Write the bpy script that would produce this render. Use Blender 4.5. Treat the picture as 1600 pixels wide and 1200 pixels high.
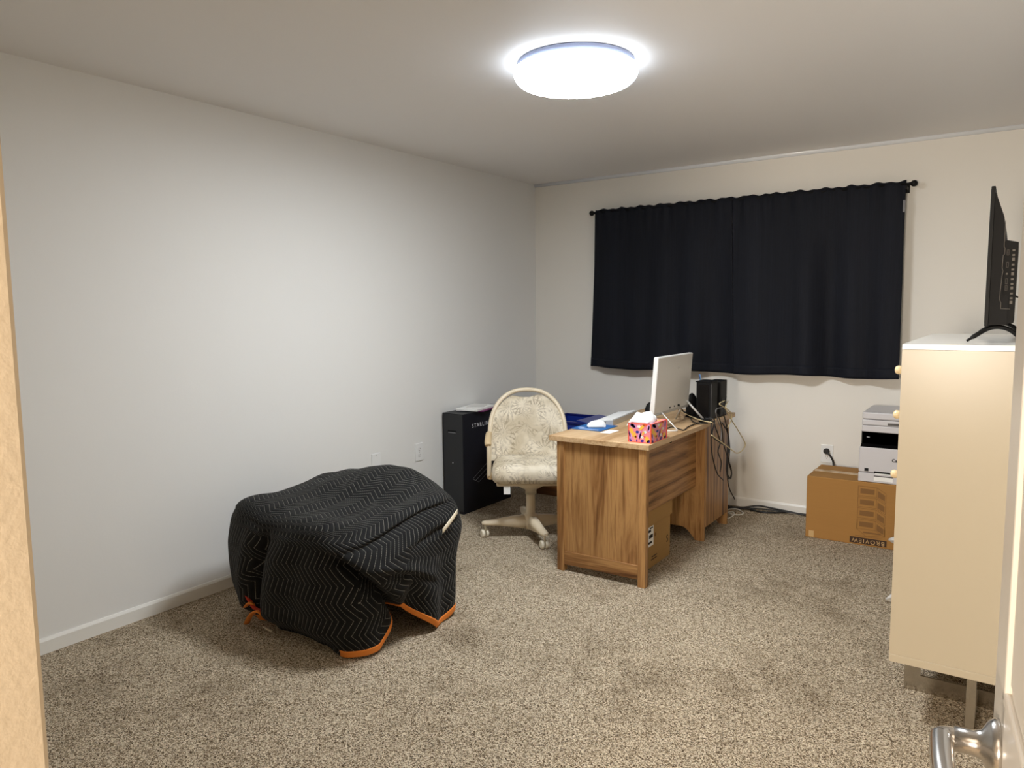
import bpy, bmesh, math, random
import numpy as np
from mathutils import Vector, Matrix, noise
random.seed(7)
PI = math.pi
S = bpy.context.scene
C = S.collection
for o in list(bpy.data.objects): bpy.data.objects.remove(o)

# ------------------------------------------------------------------ camera
FPX, YAW, PITCH, ROLL = 1146.7, -0.6015, 0.1004, -0.0098
CAM = Vector((3.3143, -5.1908, 1.4208))
def cam_axes():
    cy, sy, cp, sp = math.cos(YAW), math.sin(YAW), math.cos(PITCH), math.sin(PITCH)
    f = Vector((sy*cp, cy*cp, -sp)); r = Vector((cy, -sy, 0)); u = r.cross(f)
    cr, sr = math.cos(ROLL), math.sin(ROLL)
    return cr*r+sr*u, -sr*r+cr*u, f
RX, UX, FX = cam_axes()
cd = bpy.data.cameras.new('camera'); cam = bpy.data.objects.new('camera', cd); C.objects.link(cam)
cd.sensor_width = 36; cd.lens = FPX/1600*36; cd.clip_start = 0.02
cam.matrix_world = Matrix(((RX.x, UX.x, -FX.x, CAM.x), (RX.y, UX.y, -FX.y, CAM.y), (RX.z, UX.z, -FX.z, CAM.z), (0, 0, 0, 1)))
S.camera = cam
def at(px, py, axis, val):
    """photo pixel -> point on the plane axis = val (0 x, 1 y, 2 z)"""
    d = FX + RX*((px-800)/FPX) - UX*((py-600)/FPX)
    return CAM + d*((val-CAM[axis])/d[axis])

# ------------------------------------------------------------------ world, light, exposure
w = bpy.data.worlds.new('world'); S.world = w; w.use_nodes = True
w.node_tree.nodes['Background'].inputs[0].default_value = (0.75, 0.8, 0.9, 1)
w.node_tree.nodes['Background'].inputs[1].default_value = 0.02
vs = S.view_settings
vs.view_transform = 'Standard'; vs.look = 'None'; vs.gamma = 1; vs.use_curve_mapping = False
vs.exposure = 1.9
LAMP_STRENGTH = 26.0
ld = bpy.data.lights.new('hall_light', 'AREA'); ld.shape = 'DISK'; ld.size = 0.5; ld.energy = 27; ld.color = (1, 0.885, 0.745)
hl = bpy.data.objects.new('hall_light', ld); C.objects.link(hl); hl.location = (2.9, -6.75, 1.25); hl.rotation_euler = (math.radians(96), 0, 0)

# ------------------------------------------------------------------ materials
def lin(c):
    return tuple(((v/255)/12.92 if v/255 <= .04045 else ((v/255+.055)/1.055)**2.4) for v in c)
def mat(name, col=(.8, .8, .8), rough=.6, metal=0, spec=.5, **kw):
    m = bpy.data.materials.new(name); m.use_nodes = True
    b = m.node_tree.nodes['Principled BSDF']
    b.inputs['Base Color'].default_value = (*col[:3], 1); b.inputs['Roughness'].default_value = rough
    b.inputs['Metallic'].default_value = metal; b.inputs['Specular IOR Level'].default_value = spec
    for k, v in kw.items(): b.inputs[k.replace('_', ' ')].default_value = v
    return m
class NT:
    def __init__(s, m): s.m = m; s.t = m.node_tree; s.b = s.t.nodes['Principled BSDF']
    def n(s, typ, **kw):
        x = s.t.nodes.new(typ)
        for k, v in kw.items():
            if k in x.inputs: x.inputs[k].default_value = v
            else: setattr(x, k, v)
        return x
    def l(s, a, b): s.t.links.new(a, b)
    def coord(s, kind='Object', scale=(1, 1, 1), rot=(0, 0, 0)):
        tc = s.n('ShaderNodeTexCoord'); mp = s.n('ShaderNodeMapping'); mp.inputs['Scale'].default_value = scale; mp.inputs['Rotation'].default_value = rot
        s.l(tc.outputs[kind], mp.inputs[0]); return mp.outputs[0]
    def noise(s, vec, scale, detail=2, rough=.5, dist=0):
        x = s.n('ShaderNodeTexNoise'); x.inputs['Scale'].default_value = scale; x.inputs['Detail'].default_value = detail
        x.inputs['Roughness'].default_value = rough; x.inputs['Distortion'].default_value = dist; s.l(vec, x.inputs['Vector']); return x.outputs['Fac']
    def ramp(s, fac, stops):
        x = s.n('ShaderNodeValToRGB'); e = x.color_ramp.elements
        e[0].position, e[0].color = stops[0][0], (*stops[0][1], 1); e[1].position, e[1].color = stops[-1][0], (*stops[-1][1], 1)
        for p_, c_ in stops[1:-1]:
            q = e.new(p_); q.color = (*c_, 1)
        s.l(fac, x.inputs[0]); return x.outputs[0]
    def mix(s, fac, a, b, blend='MIX'):
        x = s.n('ShaderNodeMix'); x.data_type = 'RGBA'; x.blend_type = blend
        for sock, v in ((x.inputs[0], fac), (x.inputs[6], a), (x.inputs[7], b)):
            if hasattr(v, 'is_output'): s.l(v, sock)
            elif isinstance(v, (int, float)): sock.default_value = v
            else: sock.default_value = (*v, 1)
        return x.outputs[2]
    def math(s, op, a, b=0.0, c=0.0):
        x = s.n('ShaderNodeMath'); x.operation = op
        for i, v in enumerate((a, b, c)):
            if hasattr(v, 'is_output'): s.l(v, x.inputs[i])
            else: x.inputs[i].default_value = v
        return x.outputs[0]
    def bump(s, h, strength=.3, dist=.01):
        x = s.n('ShaderNodeBump'); x.inputs['Strength'].default_value = strength; x.inputs['Distance'].default_value = dist
        s.l(h, x.inputs['Height']); s.l(x.outputs[0], s.b.inputs['Normal'])
    def col(s, c): s.l(c, s.b.inputs['Base Color'])

def wall_mat(name, col, bump=.12):
    m = mat(name, col, .62, spec=.35); t = NT(m); v = t.coord()
    n1 = t.noise(v, 1.4, 3); n2 = t.noise(v, 90, 3)
    t.col(t.mix(t.math('MULTIPLY', n1, .16), col, tuple(c*.88 for c in col)))
    t.bump(t.math('ADD', t.math('MULTIPLY', n2, .35), t.math('MULTIPLY', t.noise(v, 9, 3), .6)), bump, .006); return m
def wood_mat(name, axis, base, dark, light, knots=True):
    m = mat(name, base, .42, spec=.4); t = NT(m)
    sc = [9, 9, 9]; sc[axis] = .9
    v = t.coord('Object', tuple(sc))
    n1 = t.noise(v, 1.6, 5, .6, 1.2)
    sc2 = [60, 60, 60]; sc2[axis] = 2.5
    n2 = t.noise(t.coord('Object', tuple(sc2)), 1.5, 3, .6)
    sc3 = [14, 14, 14]; sc3[axis] = 1.2
    wv = t.n('ShaderNodeTexWave'); wv.wave_type = 'RINGS'; wv.inputs['Scale'].default_value = .35; wv.inputs['Distortion'].default_value = 7; wv.inputs['Detail'].default_value = 3
    t.l(t.coord('Object', tuple(sc3)), wv.inputs['Vector'])
    f = t.math('ADD', t.math('MULTIPLY', n1, .62), t.math('ADD', t.math('MULTIPLY', n2, .3), t.math('MULTIPLY', wv.outputs['Fac'], .16)))
    c = t.ramp(f, [(.36, dark), (.5, base), (.62, light), (.74, base)])
    t.col(c); t.bump(n2, .12, .002); return m

M = {}
M['wall'] = wall_mat('wall_paint', lin((234, 233, 230)))
M['wall2'] = wall_mat('wall_paint_warm', lin((238, 234, 226)))
M['ceil'] = wall_mat('ceiling_paint', lin((241, 239, 238)), .08)
M['plaster'] = wall_mat('plaster_jamb', lin((200, 186, 164)), .35)
M['trim'] = mat('trim_white', lin((236, 234, 228)), .35)
M['doorpaint'] = mat('door_white', lin((212, 204, 192)), .3)
m = M['carpet'] = mat('carpet', (.4, .33, .25), 1, spec=.1); t = NT(m); v = t.coord()
vo = t.n('ShaderNodeTexVoronoi'); vo.inputs['Scale'].default_value = 300; vo.inputs['Randomness'].default_value = 1; t.l(v, vo.inputs['Vector'])
sep = t.n('ShaderNodeSeparateColor'); t.l(vo.outputs['Color'], sep.inputs[0])
nz = t.noise(v, 330, 2, .6); big = t.noise(v, 1.7, 3, .6); mid = t.noise(v, 7, 3, .6)
f = t.math('ADD', t.math('MULTIPLY', sep.outputs[0], .5), t.math('MULTIPLY', nz, .55))
c1 = t.ramp(f, [(.29, lin((64, 48, 32))), (.43, lin((147, 126, 100))), (.56, lin((204, 185, 157))), (.74, lin((249, 236, 212)))])
patch = t.ramp(t.math('ADD', t.math('MULTIPLY', big, .6), t.math('MULTIPLY', mid, .4)), [(.34, (.66, .63, .6)), (.48, (.95, .94, .93)), (.7, (1, 1, 1))])
t.col(t.mix(1.0, c1, patch, 'MULTIPLY')); t.bump(t.math('ADD', f, t.math('MULTIPLY', mid, .8)), .9, .012)
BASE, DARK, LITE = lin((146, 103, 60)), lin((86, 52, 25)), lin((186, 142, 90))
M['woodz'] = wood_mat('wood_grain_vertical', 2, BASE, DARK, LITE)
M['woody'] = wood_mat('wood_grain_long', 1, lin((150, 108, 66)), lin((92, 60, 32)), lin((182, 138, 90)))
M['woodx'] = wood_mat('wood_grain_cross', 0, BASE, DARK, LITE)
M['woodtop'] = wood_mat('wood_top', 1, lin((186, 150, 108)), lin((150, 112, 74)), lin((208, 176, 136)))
def card_mat(name, col):
    m = mat(name, col, .75, spec=.2); t = NT(m); v = t.coord(); n = t.noise(v, 5, 4); n2 = t.noise(t.coord('Object', (1, 1, 40)), 4, 2)
    t.col(t.mix(t.math('MULTIPLY', t.math('ADD', n, n2), .22), col, tuple(c*.62 for c in col))); t.bump(n2, .1, .002); return m
M['card'] = card_mat('cardboard', lin((172, 126, 70)))
M['card2'] = card_mat('cardboard_pale', lin((178, 140, 88)))
M['cardedge'] = mat('cardboard_ink', lin((128, 90, 46)), .8)
M['ink'] = mat('ink_dark', lin((60, 36, 18)), .7)
M['tape'] = mat('packing_tape', lin((205, 170, 120)), .15, spec=.6)
M['black'] = mat('black_plastic', (.005, .005, .0055), .55, spec=.2)
M['blackg'] = mat('black_gloss', (.002, .002, .0025), .3, spec=.25)
M['cable'] = mat('black_cable', (.012, .011, .011), .45)
M['beigec'] = mat('beige_cable', lin((214, 196, 150)), .5)
M['whitec'] = mat('white_cable', lin((226, 222, 214)), .5)
M['white'] = mat('white_plastic', lin((236, 236, 234)), .35)
M['whiteg'] = mat('white_shell', lin((226, 224, 220)), .3)
M['silver'] = mat('silver_plastic', lin((196, 194, 190)), .3, metal=.3)
M['printer'] = mat('printer_grey', lin((205, 202, 204)), .4)
M['paper'] = mat('paper', lin((243, 242, 238)), .8)
M['tissue'] = mat('tissue', lin((248, 247, 246)), .9, Subsurface_Weight=.1)
M['grey'] = mat('line_grey', lin((120, 118, 118)), .5)
M['darkline'] = mat('recess_shade', lin((88, 84, 82)), .6)  # dark tone painted for shade in the printer's lid recess and above its gauge
M['beige'] = mat('beige_plastic', lin((228, 212, 184)), .35)
M['beige2'] = mat('beige_arm', lin((214, 188, 146)), .4)
M['castor'] = mat('caster_cream', lin((236, 228, 208)), .35)
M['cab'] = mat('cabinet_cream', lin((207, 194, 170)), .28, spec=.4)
M['cabtop'] = mat('cabinet_lit_top', lin((240, 237, 230)), .22)  # lamp light on the cabinet top put into a whiter colour
M['chrome'] = mat('chrome', (.5, .46, .4), .2, metal=1)
M['nickel'] = mat('satin_nickel', (.62, .6, .58), .22, metal=1)
M['gold'] = mat('gold_knob', (.85, .62, .3), .2, metal=1)
M['crystal'] = mat('crystal_knob', lin((240, 214, 170)), .08, spec=.9)
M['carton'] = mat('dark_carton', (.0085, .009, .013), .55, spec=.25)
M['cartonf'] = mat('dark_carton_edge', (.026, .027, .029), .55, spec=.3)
M['letter'] = mat('white_ink', lin((225, 225, 228)), .6)
M['greyink'] = mat('grey_ink', lin((120, 120, 124)), .6)
M['purple'] = mat('purple_print', lin((120, 40, 100)), .5)
M['blue'] = mat('blue_plastic', lin((28, 52, 150)), .3)
M['blued'] = mat('blue_plastic_dark', lin((16, 26, 110)), .3)
M['padblue'] = mat('pad_blue', lin((30, 96, 160)), .6)
M['padpale'] = mat('pad_print', lin((170, 186, 220)), .6)
M['pen'] = mat('pale_blue_pen', lin((130, 178, 226)), .3)
M['tv'] = mat('tv_black', (.005, .0045, .004), .5, spec=.2)
M['tvback'] = mat('tv_back_shell', (.0085, .0075, .007), .6, spec=.2)
M['tvink'] = mat('tv_port_print', lin((112, 104, 94)), .6)
M['plasticbag'] = mat('white_bag', lin((228, 226, 222)), .25, Transmission_Weight=.15)
M['orange'] = mat('orange_binding', lin((226, 132, 50)), .85); t = NT(M['orange']); t.bump(t.noise(t.coord('Object'), 400, 2), .3, .002)
M['redlining'] = mat('red_binding', lin((190, 60, 40)), .9)
M['tag'] = mat('cream_tag', lin((226, 214, 190)), .8)
M['brownwood'] = wood_mat('brown_crate', 0, lin((110, 70, 40)), lin((78, 46, 24)), lin((140, 94, 56)))
# curtain cloth, its bluish upright sheen put into the colour
m = M['curtain'] = mat('blackout_cloth', (.006, .007, .01), .7, spec=.2, Sheen_Weight=.02); t = NT(m)
n = t.noise(t.coord('Object', (160, 160, 1.2)), 1, 3, .6); n2 = t.noise(t.coord('Object', (7, 7, .5)), 1, 2)
t.col(t.ramp(t.math('ADD', t.math('MULTIPLY', n, .6), t.math('MULTIPLY', n2, .4)), [(.3, (.0026, .0034, .0068)), (.7, (.0085, .0102, .0175))])); t.bump(n, .25, .002)
# quilted moving blanket (pattern follows the cloth: UV in metres)
m = M['quilt'] = mat('quilted_blanket', (.01, .01, .011), .8, spec=.2, Sheen_Weight=.03); t = NT(m)
tc = t.n('ShaderNodeTexCoord'); sx = t.n('ShaderNodeSeparateXYZ'); t.l(tc.outputs['UV'], sx.inputs[0])
tri = t.math('PINGPONG', sx.outputs[1], .07)
ph = t.math('DIVIDE', t.math('ADD', sx.outputs[0], t.math('MULTIPLY', tri, .62)), .0235)
fr = t.math('ABSOLUTE', t.math('SUBTRACT', t.math('FRACT', ph), .5))          # 0 at stitch line
line = t.math('LESS_THAN', fr, .042)
dash = t.math('GREATER_THAN', t.math('FRACT', t.math('MULTIPLY', sx.outputs[1], 130)), .22)
n = t.noise(t.coord('Object'), 30, 3)
cb = t.ramp(n, [(.3, (.0032, .0032, .0036)), (.7, (.0085, .0085, .0088))])
t.col(t.mix(t.math('MULTIPLY', line, dash), cb, lin((130, 128, 119))))
t.bump(t.math('ADD', t.math('POWER', t.math('MULTIPLY', fr, 2), .5), t.math('MULTIPLY', n, .4)), .55, .006)
# chair upholstery, sketched leaf print
m = M['fabric'] = mat('leaf_print_fabric', lin((226, 212, 184)), .85, spec=.2); t = NT(m)
v = t.coord('Object', (1, 1, 1))
def fan(scale, strokes, seed):
    mp = t.coord('Object', (1, .75, .8), (0, 0, 0)); ad = t.n('ShaderNodeVectorMath', operation='ADD'); t.l(mp, ad.inputs[0]); ad.inputs[1].default_value = (seed, seed*.7, seed*.3)
    vo = t.n('ShaderNodeTexVoronoi'); vo.inputs['Scale'].default_value = scale; t.l(ad.outputs[0], vo.inputs['Vector'])
    sb_ = t.n('ShaderNodeVectorMath', operation='SUBTRACT'); t.l(ad.outputs[0], sb_.inputs[0]); t.l(vo.outputs['Position'], sb_.inputs[1])
    sp = t.n('ShaderNodeSeparateXYZ'); t.l(sb_.outputs[0], sp.inputs[0])
    an = t.math('ARCTAN2', sp.outputs[0], t.math('ADD', sp.outputs[2], t.math('MULTIPLY', sp.outputs[1], .8)))
    sn = t.math('SINE', t.math('ADD', t.math('MULTIPLY', an, strokes), t.math('MULTIPLY', t.noise(v, 30, 2), 5)))
    return t.math('MULTIPLY', t.math('GREATER_THAN', sn, .55), t.math('GREATER_THAN', vo.outputs['Distance'], .16/1))
n = t.noise(v, 11, 3, .6, .8); msk = t.ramp(n, [(.40, (.05, .05, .05)), (.6, (1, 1, 1))])
fac = t.math('MULTIPLY', t.math('MULTIPLY', t.math('MAXIMUM', fan(8, 15, 3.1), t.math('MULTIPLY', fan(13, 9, 7.7), .7)), msk), .62)
blot = t.ramp(t.noise(v, 7.5, 2), [(.42, lin((232, 221, 200))), (.64, lin((206, 192, 166)))])
t.col(t.mix(fac, blot, lin((134, 118, 96)))); t.bump(t.noise(v, 600, 2), .2, .001)
# lamp
m = M['glow'] = mat('lit_diffuser', (.95, .96, 1), .4); b = m.node_tree.nodes['Principled BSDF']
b.inputs['Emission Color'].default_value = (.90, .955, 1, 1); b.inputs['Emission Strength'].default_value = LAMP_STRENGTH
m = M['glowrim'] = mat('lit_diffuser_rim', (.95, .96, 1), .4); b = m.node_tree.nodes['Principled BSDF']
b.inputs['Emission Color'].default_value = (.82, .91, 1, 1); b.inputs['Emission Strength'].default_value = LAMP_STRENGTH*.075
M['lampring'] = mat('lamp_ring', lin((150, 158, 184)), .5)
for k_, c_ in dict(tpink=(238, 138, 150), tyel=(250, 190, 70), tpur=(72, 40, 140), tora=(236, 96, 60), tsal=(244, 150, 120), tlil=(214, 150, 205)).items():
    M[k_] = mat('tissue_box_'+k_, lin(c_), .45)

# ------------------------------------------------------------------ builders
class MB:
    def __init__(s): s.bm = bmesh.new()
    def box(s, x0, x1, y0, y1, z0, z1, bev=0, seg=2, mtx=None):
        vs_ = [s.bm.verts.new((x, y, z)) for z in (z0, z1) for y in (y0, y1) for x in (x0, x1)]
        fs = [s.bm.faces.new([vs_[i] for i in f]) for f in ((0, 2, 3, 1), (4, 5, 7, 6), (0, 1, 5, 4), (2, 6, 7, 3), (0, 4, 6, 2), (1, 3, 7, 5))]
        if mtx: bmesh.ops.transform(s.bm, matrix=mtx, verts=vs_)
        if bev: bmesh.ops.bevel(s.bm, geom=list({e for f in fs for e in f.edges}), offset=bev, segments=seg, profile=.5, affect='EDGES')
        return s
    def prism(s, pts, axis, a, b):
        """extrude a 2D outline along axis from a to b"""
        def P(p, t):
            return {0: (t, p[0], p[1]), 1: (p[0], t, p[1]), 2: (p[0], p[1], t)}[axis]
        A = [s.bm.verts.new(P(p, a)) for p in pts]; B = [s.bm.verts.new(P(p, b)) for p in pts]; n = len(pts)
        fs = [s.bm.faces.new(A), s.bm.faces.new(B[::-1])] + [s.bm.faces.new((A[i], B[i], B[(i+1) % n], A[(i+1) % n])) for i in range(n)]
        bmesh.ops.recalc_face_normals(s.bm, faces=fs); return s
    def tube(s, pts, r, n=8, caps=True, flat=1.0):
        pts = [Vector(p) for p in pts]; rs = r if isinstance(r, (list, tuple)) else [r]*len(pts)
        rings = []; prev = None
        for i, p in enumerate(pts):
            d = (pts[min(i+1, len(pts)-1)]-pts[max(i-1, 0)]).normalized()
            if prev is None:
                a = d.cross(Vector((0, 0, 1)));  a = a if a.length > .05 else d.cross(Vector((1, 0, 0)))
            else: a = prev-d*prev.dot(d)
            a.normalize(); b = d.cross(a); prev = a
            rings.append([s.bm.verts.new(p+(a*math.cos(2*PI*k/n)+b*math.sin(2*PI*k/n)*flat)*rs[i]) for k in range(n)])
        for A, B in zip(rings, rings[1:]):
            for k in range(n): s.bm.faces.new((A[k], A[(k+1) % n], B[(k+1) % n], B[k])).smooth = True
        if caps: s.bm.faces.new(rings[0][::-1]); s.bm.faces.new(rings[-1])
        return s
    def lathe(s, prof, c, n=24, axis=2, smooth=True):
        """prof: (radius, height) about axis through c"""
        c = Vector(c); rings = []
        for r, h in prof:
            ring = []
            for k in range(n):
                a = 2*PI*k/n; q = (r*math.cos(a), r*math.sin(a), h)
                q = {2: q, 0: (q[2], q[0], q[1]), 1: (q[0], q[2], q[1])}[axis]
                ring.append(s.bm.verts.new(c+Vector(q)))
            rings.append(ring)
        fs = []
        for A, B in zip(rings, rings[1:]):
            for k in range(n):
                f = s.bm.faces.new((A[k], A[(k+1) % n], B[(k+1) % n], B[k])); f.smooth = smooth; fs.append(f)
        fs.append(s.bm.faces.new(rings[0][::-1])); fs.append(s.bm.faces.new(rings[-1]))
        bmesh.ops.recalc_face_normals(s.bm, faces=fs); return s
    def grid(s, fn, nu, nv, close=False):
        V = [[s.bm.verts.new(fn(i/(nu-1), j/(nv-1))) for j in range(nv)] for i in range(nu)]
        for i in range(nu-1):
            for j in range(nv-1): s.bm.faces.new((V[i][j], V[i+1][j], V[i+1][j+1], V[i][j+1])).smooth = True
        return s
    def build(s, name, m, parent=None, world=True):
        if parent and world:
            bmesh.ops.transform(s.bm, matrix=parent.matrix_basis.inverted(), verts=s.bm.verts)
        me = bpy.data.meshes.new(name); s.bm.to_mesh(me); s.bm.free()
        if isinstance(m, str): m = M[m]
        me.materials.append(m)
        o = bpy.data.objects.new(name, me); C.objects.link(o)
        if parent: o.parent = parent
        return o
def tag(o, label, cat, group=None):
    o['label'] = label; o['category'] = cat
    if group: o['group'] = group
    return o
def thing(name, label, cat, loc=(0, 0, 0), rotz=0, group=None):
    o = bpy.data.objects.new(name, None); C.objects.link(o); o.empty_display_size = .1
    o.matrix_basis = Matrix.Translation(loc) @ Matrix.Rotation(rotz, 4, 'Z')
    return tag(o, label, cat, group)
def struct(o): o['kind'] = 'structure'; return o
def mod_solid(o, th, off=0): m_ = o.modifiers.new('solid', 'SOLIDIFY'); m_.thickness = th; m_.offset = off; return o
def mod_sub(o, l=1): m_ = o.modifiers.new('sub', 'SUBSURF'); m_.levels = l; m_.render_levels = l; return o
def smooth(o):
    for p_ in o.data.polygons: p_.use_smooth = True
    return o
def curve_pts(pts, n=8):
    """Catmull-Rom through points"""
    P = [Vector(p) for p in pts]; P = [P[0]*2-P[1]]+P+[P[-1]*2-P[-2]]; out = []
    for i in range(1, len(P)-2):
        for k in range(n):
            t_ = k/n; a, b, c, d = P[i-1:i+3]
            out.append(.5*((2*b)+(c-a)*t_+(2*a-5*b+4*c-d)*t_*t_+(3*b-a-3*c+d)*t_**3))
    return out+[P[-2]]
def text(name, body, size, mtx, m, parent, depth=.0006, bold=0, space=1.0):
    cu = bpy.data.curves.new(name, 'FONT'); cu.body = body; cu.size = size; cu.extrude = depth; cu.align_x = 'CENTER'; cu.align_y = 'CENTER'; cu.offset = bold; cu.space_character = space
    to = bpy.data.objects.new(name, cu); C.objects.link(to); bpy.context.view_layer.update()
    me = bpy.data.meshes.new_from_object(to); bpy.data.objects.remove(to); bpy.data.curves.remove(cu)
    me.transform(parent.matrix_basis.inverted() @ mtx); me.name = name
    me.materials.clear(); me.materials.append(M[m])
    o = bpy.data.objects.new(name, me); C.objects.link(o); o.parent = parent; return o
def facing(pos, right, up):
    r, u = Vector(right).normalized(), Vector(up).normalized(); n_ = r.cross(u); p = Vector(pos)
    return Matrix(((r.x, u.x, n_.x, p.x), (r.y, u.y, n_.y, p.y), (r.z, u.z, n_.z, p.z), (0, 0, 0, 1)))

# ------------------------------------------------------------------ room
XR, YF, H = 3.50, -4.87, 2.44           # right wall, room side of the front wall, ceiling
YH = -7.0                                # far end of the hall behind the camera
def slab(name, m, *b): return struct(MB().box(*b).build(name, m))
fl = slab('floor', 'carpet', -.1, 4.6, YH-.1, .1, -.08, 0)
slab('ceiling', 'ceil', -.1, 4.6, YH-.1, .1, H, H+.08)
slab('wall_left', 'wall', -.1, 0, YF-.12, .1, 0, H)
slab('wall_back', 'wall2', 0, XR+.1, 0, .1, 0, H)
slab('wall_right', 'wall2', XR, XR+.1, YF, 0, 0, H)
OX0, OX1, OZ = 2.508, 3.415, 2.05        # doorway
wf = MB(); wf.box(0, OX0, YF-.12, YF, 0, H, .006); wf.box(OX1, XR+.1, YF-.12, YF, 0, H); wf.box(OX0, OX1, YF-.12, YF, OZ, H)
struct(wf.build('wall_front', 'plaster'))
slab('wall_hall_left', 'plaster', 1.0, 1.1, YH, YF-.12, 0, H)
slab('wall_hall_right', 'plaster', 4.3, 4.4, YH, YF-.12, 0, H)
slab('wall_hall_end', 'plaster', 1.1, 4.3, YH-.1, YH, 0, H)
slab('wall_hall_side', 'plaster', XR+.1, 4.3, YF-.12, YF, 0, H)
HB = .066
def baseboard(name, axis, a, b):
    pr = [(0, 0), (.012, 0), (.012, HB-.012), (.006, HB), (0, HB)]
    mb = MB()
    if axis == 'left': mb.prism([(x, z) for x, z in pr], 1, a, b)
    elif axis == 'back': mb.prism([(-x, z) for x, z in pr], 0, a, b)
    else: mb.prism([(XR-x, z) for x, z in pr], 1, a, b)
    return struct(mb.build(name, 'trim'))
baseboard('baseboard_left', 'left', YF, 0); baseboard('baseboard_back', 'back', .012, XR-.012); baseboard('baseboard_right', 'right', YF, 0)
M['gloss'] = mat('gloss_trim', lin((240, 244, 250)), .18, spec=.8)
bo = struct(MB().prism([(0, H)]+[(-.020*math.sin(k*PI/16), H-.022*math.cos(k*PI/16)) for k in range(9)], 0, 0, XR).build('trim_1', 'gloss'))
for p_ in bo.data.polygons: p_.use_smooth = len(p_.vertices) == 4   # bead along the back wall and ceiling
# ------------------------------------------------------------------ door, open against the right side
th = math.radians(6)
ND = Vector((-math.sin(th), math.cos(th), 0)); NN = Vector((-math.cos(th), -math.sin(th), 0))      # along the leaf, out of the visible face
PF = Vector((3.3145, -4.12, 0)); LW = .757
HG = PF-ND*LW
door = bpy.data.objects.new('door_1', None); C.objects.link(door); struct(door)
door.matrix_basis = Matrix(((ND.x, -NN.x, 0, HG.x), (ND.y, -NN.y, 0, HG.y), (0, 0, 1, .012), (0, 0, 0, 1)))  # local x along leaf, local y into thickness
dm = MB()
panels = [(.10, .335, .96, 1.92), (.425, .66, .96, 1.92), (.10, .335, .2, .78), (.425, .66, .2, .78)]
dm.box(0, LW, .004, .035, 0, 2.03, .002, 1)
for a, b, c_, d in ((0, LW, 0, .2), (0, LW, .78, .96), (0, LW, 1.92, 2.03), (0, .10, .2, 1.92), (.66, LW, .2, 1.92), (.335, .425, .2, 1.92)): dm.box(a, b, 0, .006, c_, d)
leaf = dm.build('leaf', 'doorpaint', door, world=False)
for a, b, c_, d in panels:
    pb = MB(); pb.box(a+.03, b-.03, .0005, .006, c_+.03, d-.03, .004, 2)
    for q in ((a, b, c_, c_+.016), (a, b, d-.016, d), (a, a+.016, c_, d), (b-.016, b, c_, d)): pb.box(q[0], q[1], -.003, .005, q[2], q[3], .003, 2)
    pb.build('raised_panel', 'doorpaint', door, world=False)
hs, hz = LW-.068, .885
hb = MB(); hb.lathe([(.034, 0), (.034, -.004), (.03, -.010), (.017, -.018), (.0145, -.026), (.0145, -.046)], (hs, 0, hz), 28, axis=1)
handle = hb.build('door_handle', 'nickel', door, world=False)
lv = MB(); lv.tube(curve_pts([(hs, -.040, hz), (hs, -.052, hz), (hs-.005, -.058, hz), (hs-.012, -.0595, hz), (hs-.06, -.0595, hz), (hs-.115, -.057, hz-.002)], 6), [.013]*30+[.009], 14)
lv.build('lever', 'nickel', handle, world=False)
struct(MB().box(OX1, OX1+.0, YF-.12, YF, 0, OZ).build('trim_2', 'doorpaint')) if False else None

# ------------------------------------------------------------------ ceiling lamp
lc = (1.752, -2.425, H)
lamp = thing('ceiling_lamp', 'round white flush-mount ceiling lamp, switched on', 'lamp', lc)
MB().lathe([(.238, -.001), (.243, -.004), (.243, -.026), (.22, -.028)], lc, 64).build('mounting_ring', 'lampring', lamp)
pr = [(.222, -.027), (.246, -.0275), (.254, -.031), (.257, -.038), (.257, -.046)]
arc_ = [(.205+.052*math.cos(PI/2*k/10), -.046-.040*math.sin(PI/2*k/10)) for k in range(11)]
df = MB().lathe(arc_[6:]+[(.12, -.090), (.02, -.091)], lc, 64).build('diffuser', 'glow', lamp)
MB().lathe(pr+arc_[1:7], lc, 64).build('diffuser_rim', 'glowrim', lamp)

# ------------------------------------------------------------------ outlets
def outlet(name, label, pos, nrm, kind):
    up = Vector((0, 0, 1)); right = up.cross(Vector(nrm))
    o = bpy.data.objects.new(name, None); C.objects.link(o); o.matrix_basis = facing(pos, right, up); tag(o, label, 'outlet')
    MB().box(-.039, .039, -.061, .061, 0, .006, .003, 2).build('cover_plate', 'white', o, world=False)
    if kind == 'duplex':
        for z in (-.021, .021):
            MB().lathe([(.0165, .004), (.0165, .0085)], (0, z, 0), 20).build('receptacle', 'white', o, world=False)
            s_ = MB()
            for dx in (-.0065, .0065): s_.box(dx-.001, dx+.001, z-.002, z+.007, .008, .0089)
            s_.lathe([(.0024, .008), (.0024, .0089)], (0, z-.009, 0), 8); s_.build('slots', 'ink', o, world=False)
        MB().lathe([(.003, .006), (.003, .0075)], (0, 0, 0), 8).build('screw', 'silver', o, world=False)
    else:
        for z in (-.048, .048): MB().lathe([(.003, .006), (.003, .0075)], (0, z, 0), 8).build('screw', 'silver', o, world=False)
    return o
outlet('wall_outlet', 'white duplex outlet on the left wall beside the dark carton', (.0005, -1.492, .466), (1, 0, 0), 'duplex')
outlet('blank_wall_plate', 'plain white wall plate half hidden behind the black blanket', (.0005, -1.90, .464), (1, 0, 0), 'blank')
outlet('wall_outlet', 'white duplex outlet on the back wall with a black plug in it', (2.309, -.0005, .442), (0, -1, 0), 'duplex')
pl = thing('power_plug', 'black plug and cord in the back wall outlet above the cardboard box', 'plug', (2.309, -.012, .462))
MB().lathe([(.012, .0), (.019, -.004), (.02, -.016), (.014, -.024)], (2.309, -.0095, .462), 18, axis=1).build('plug_body', 'cable', pl)
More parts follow.
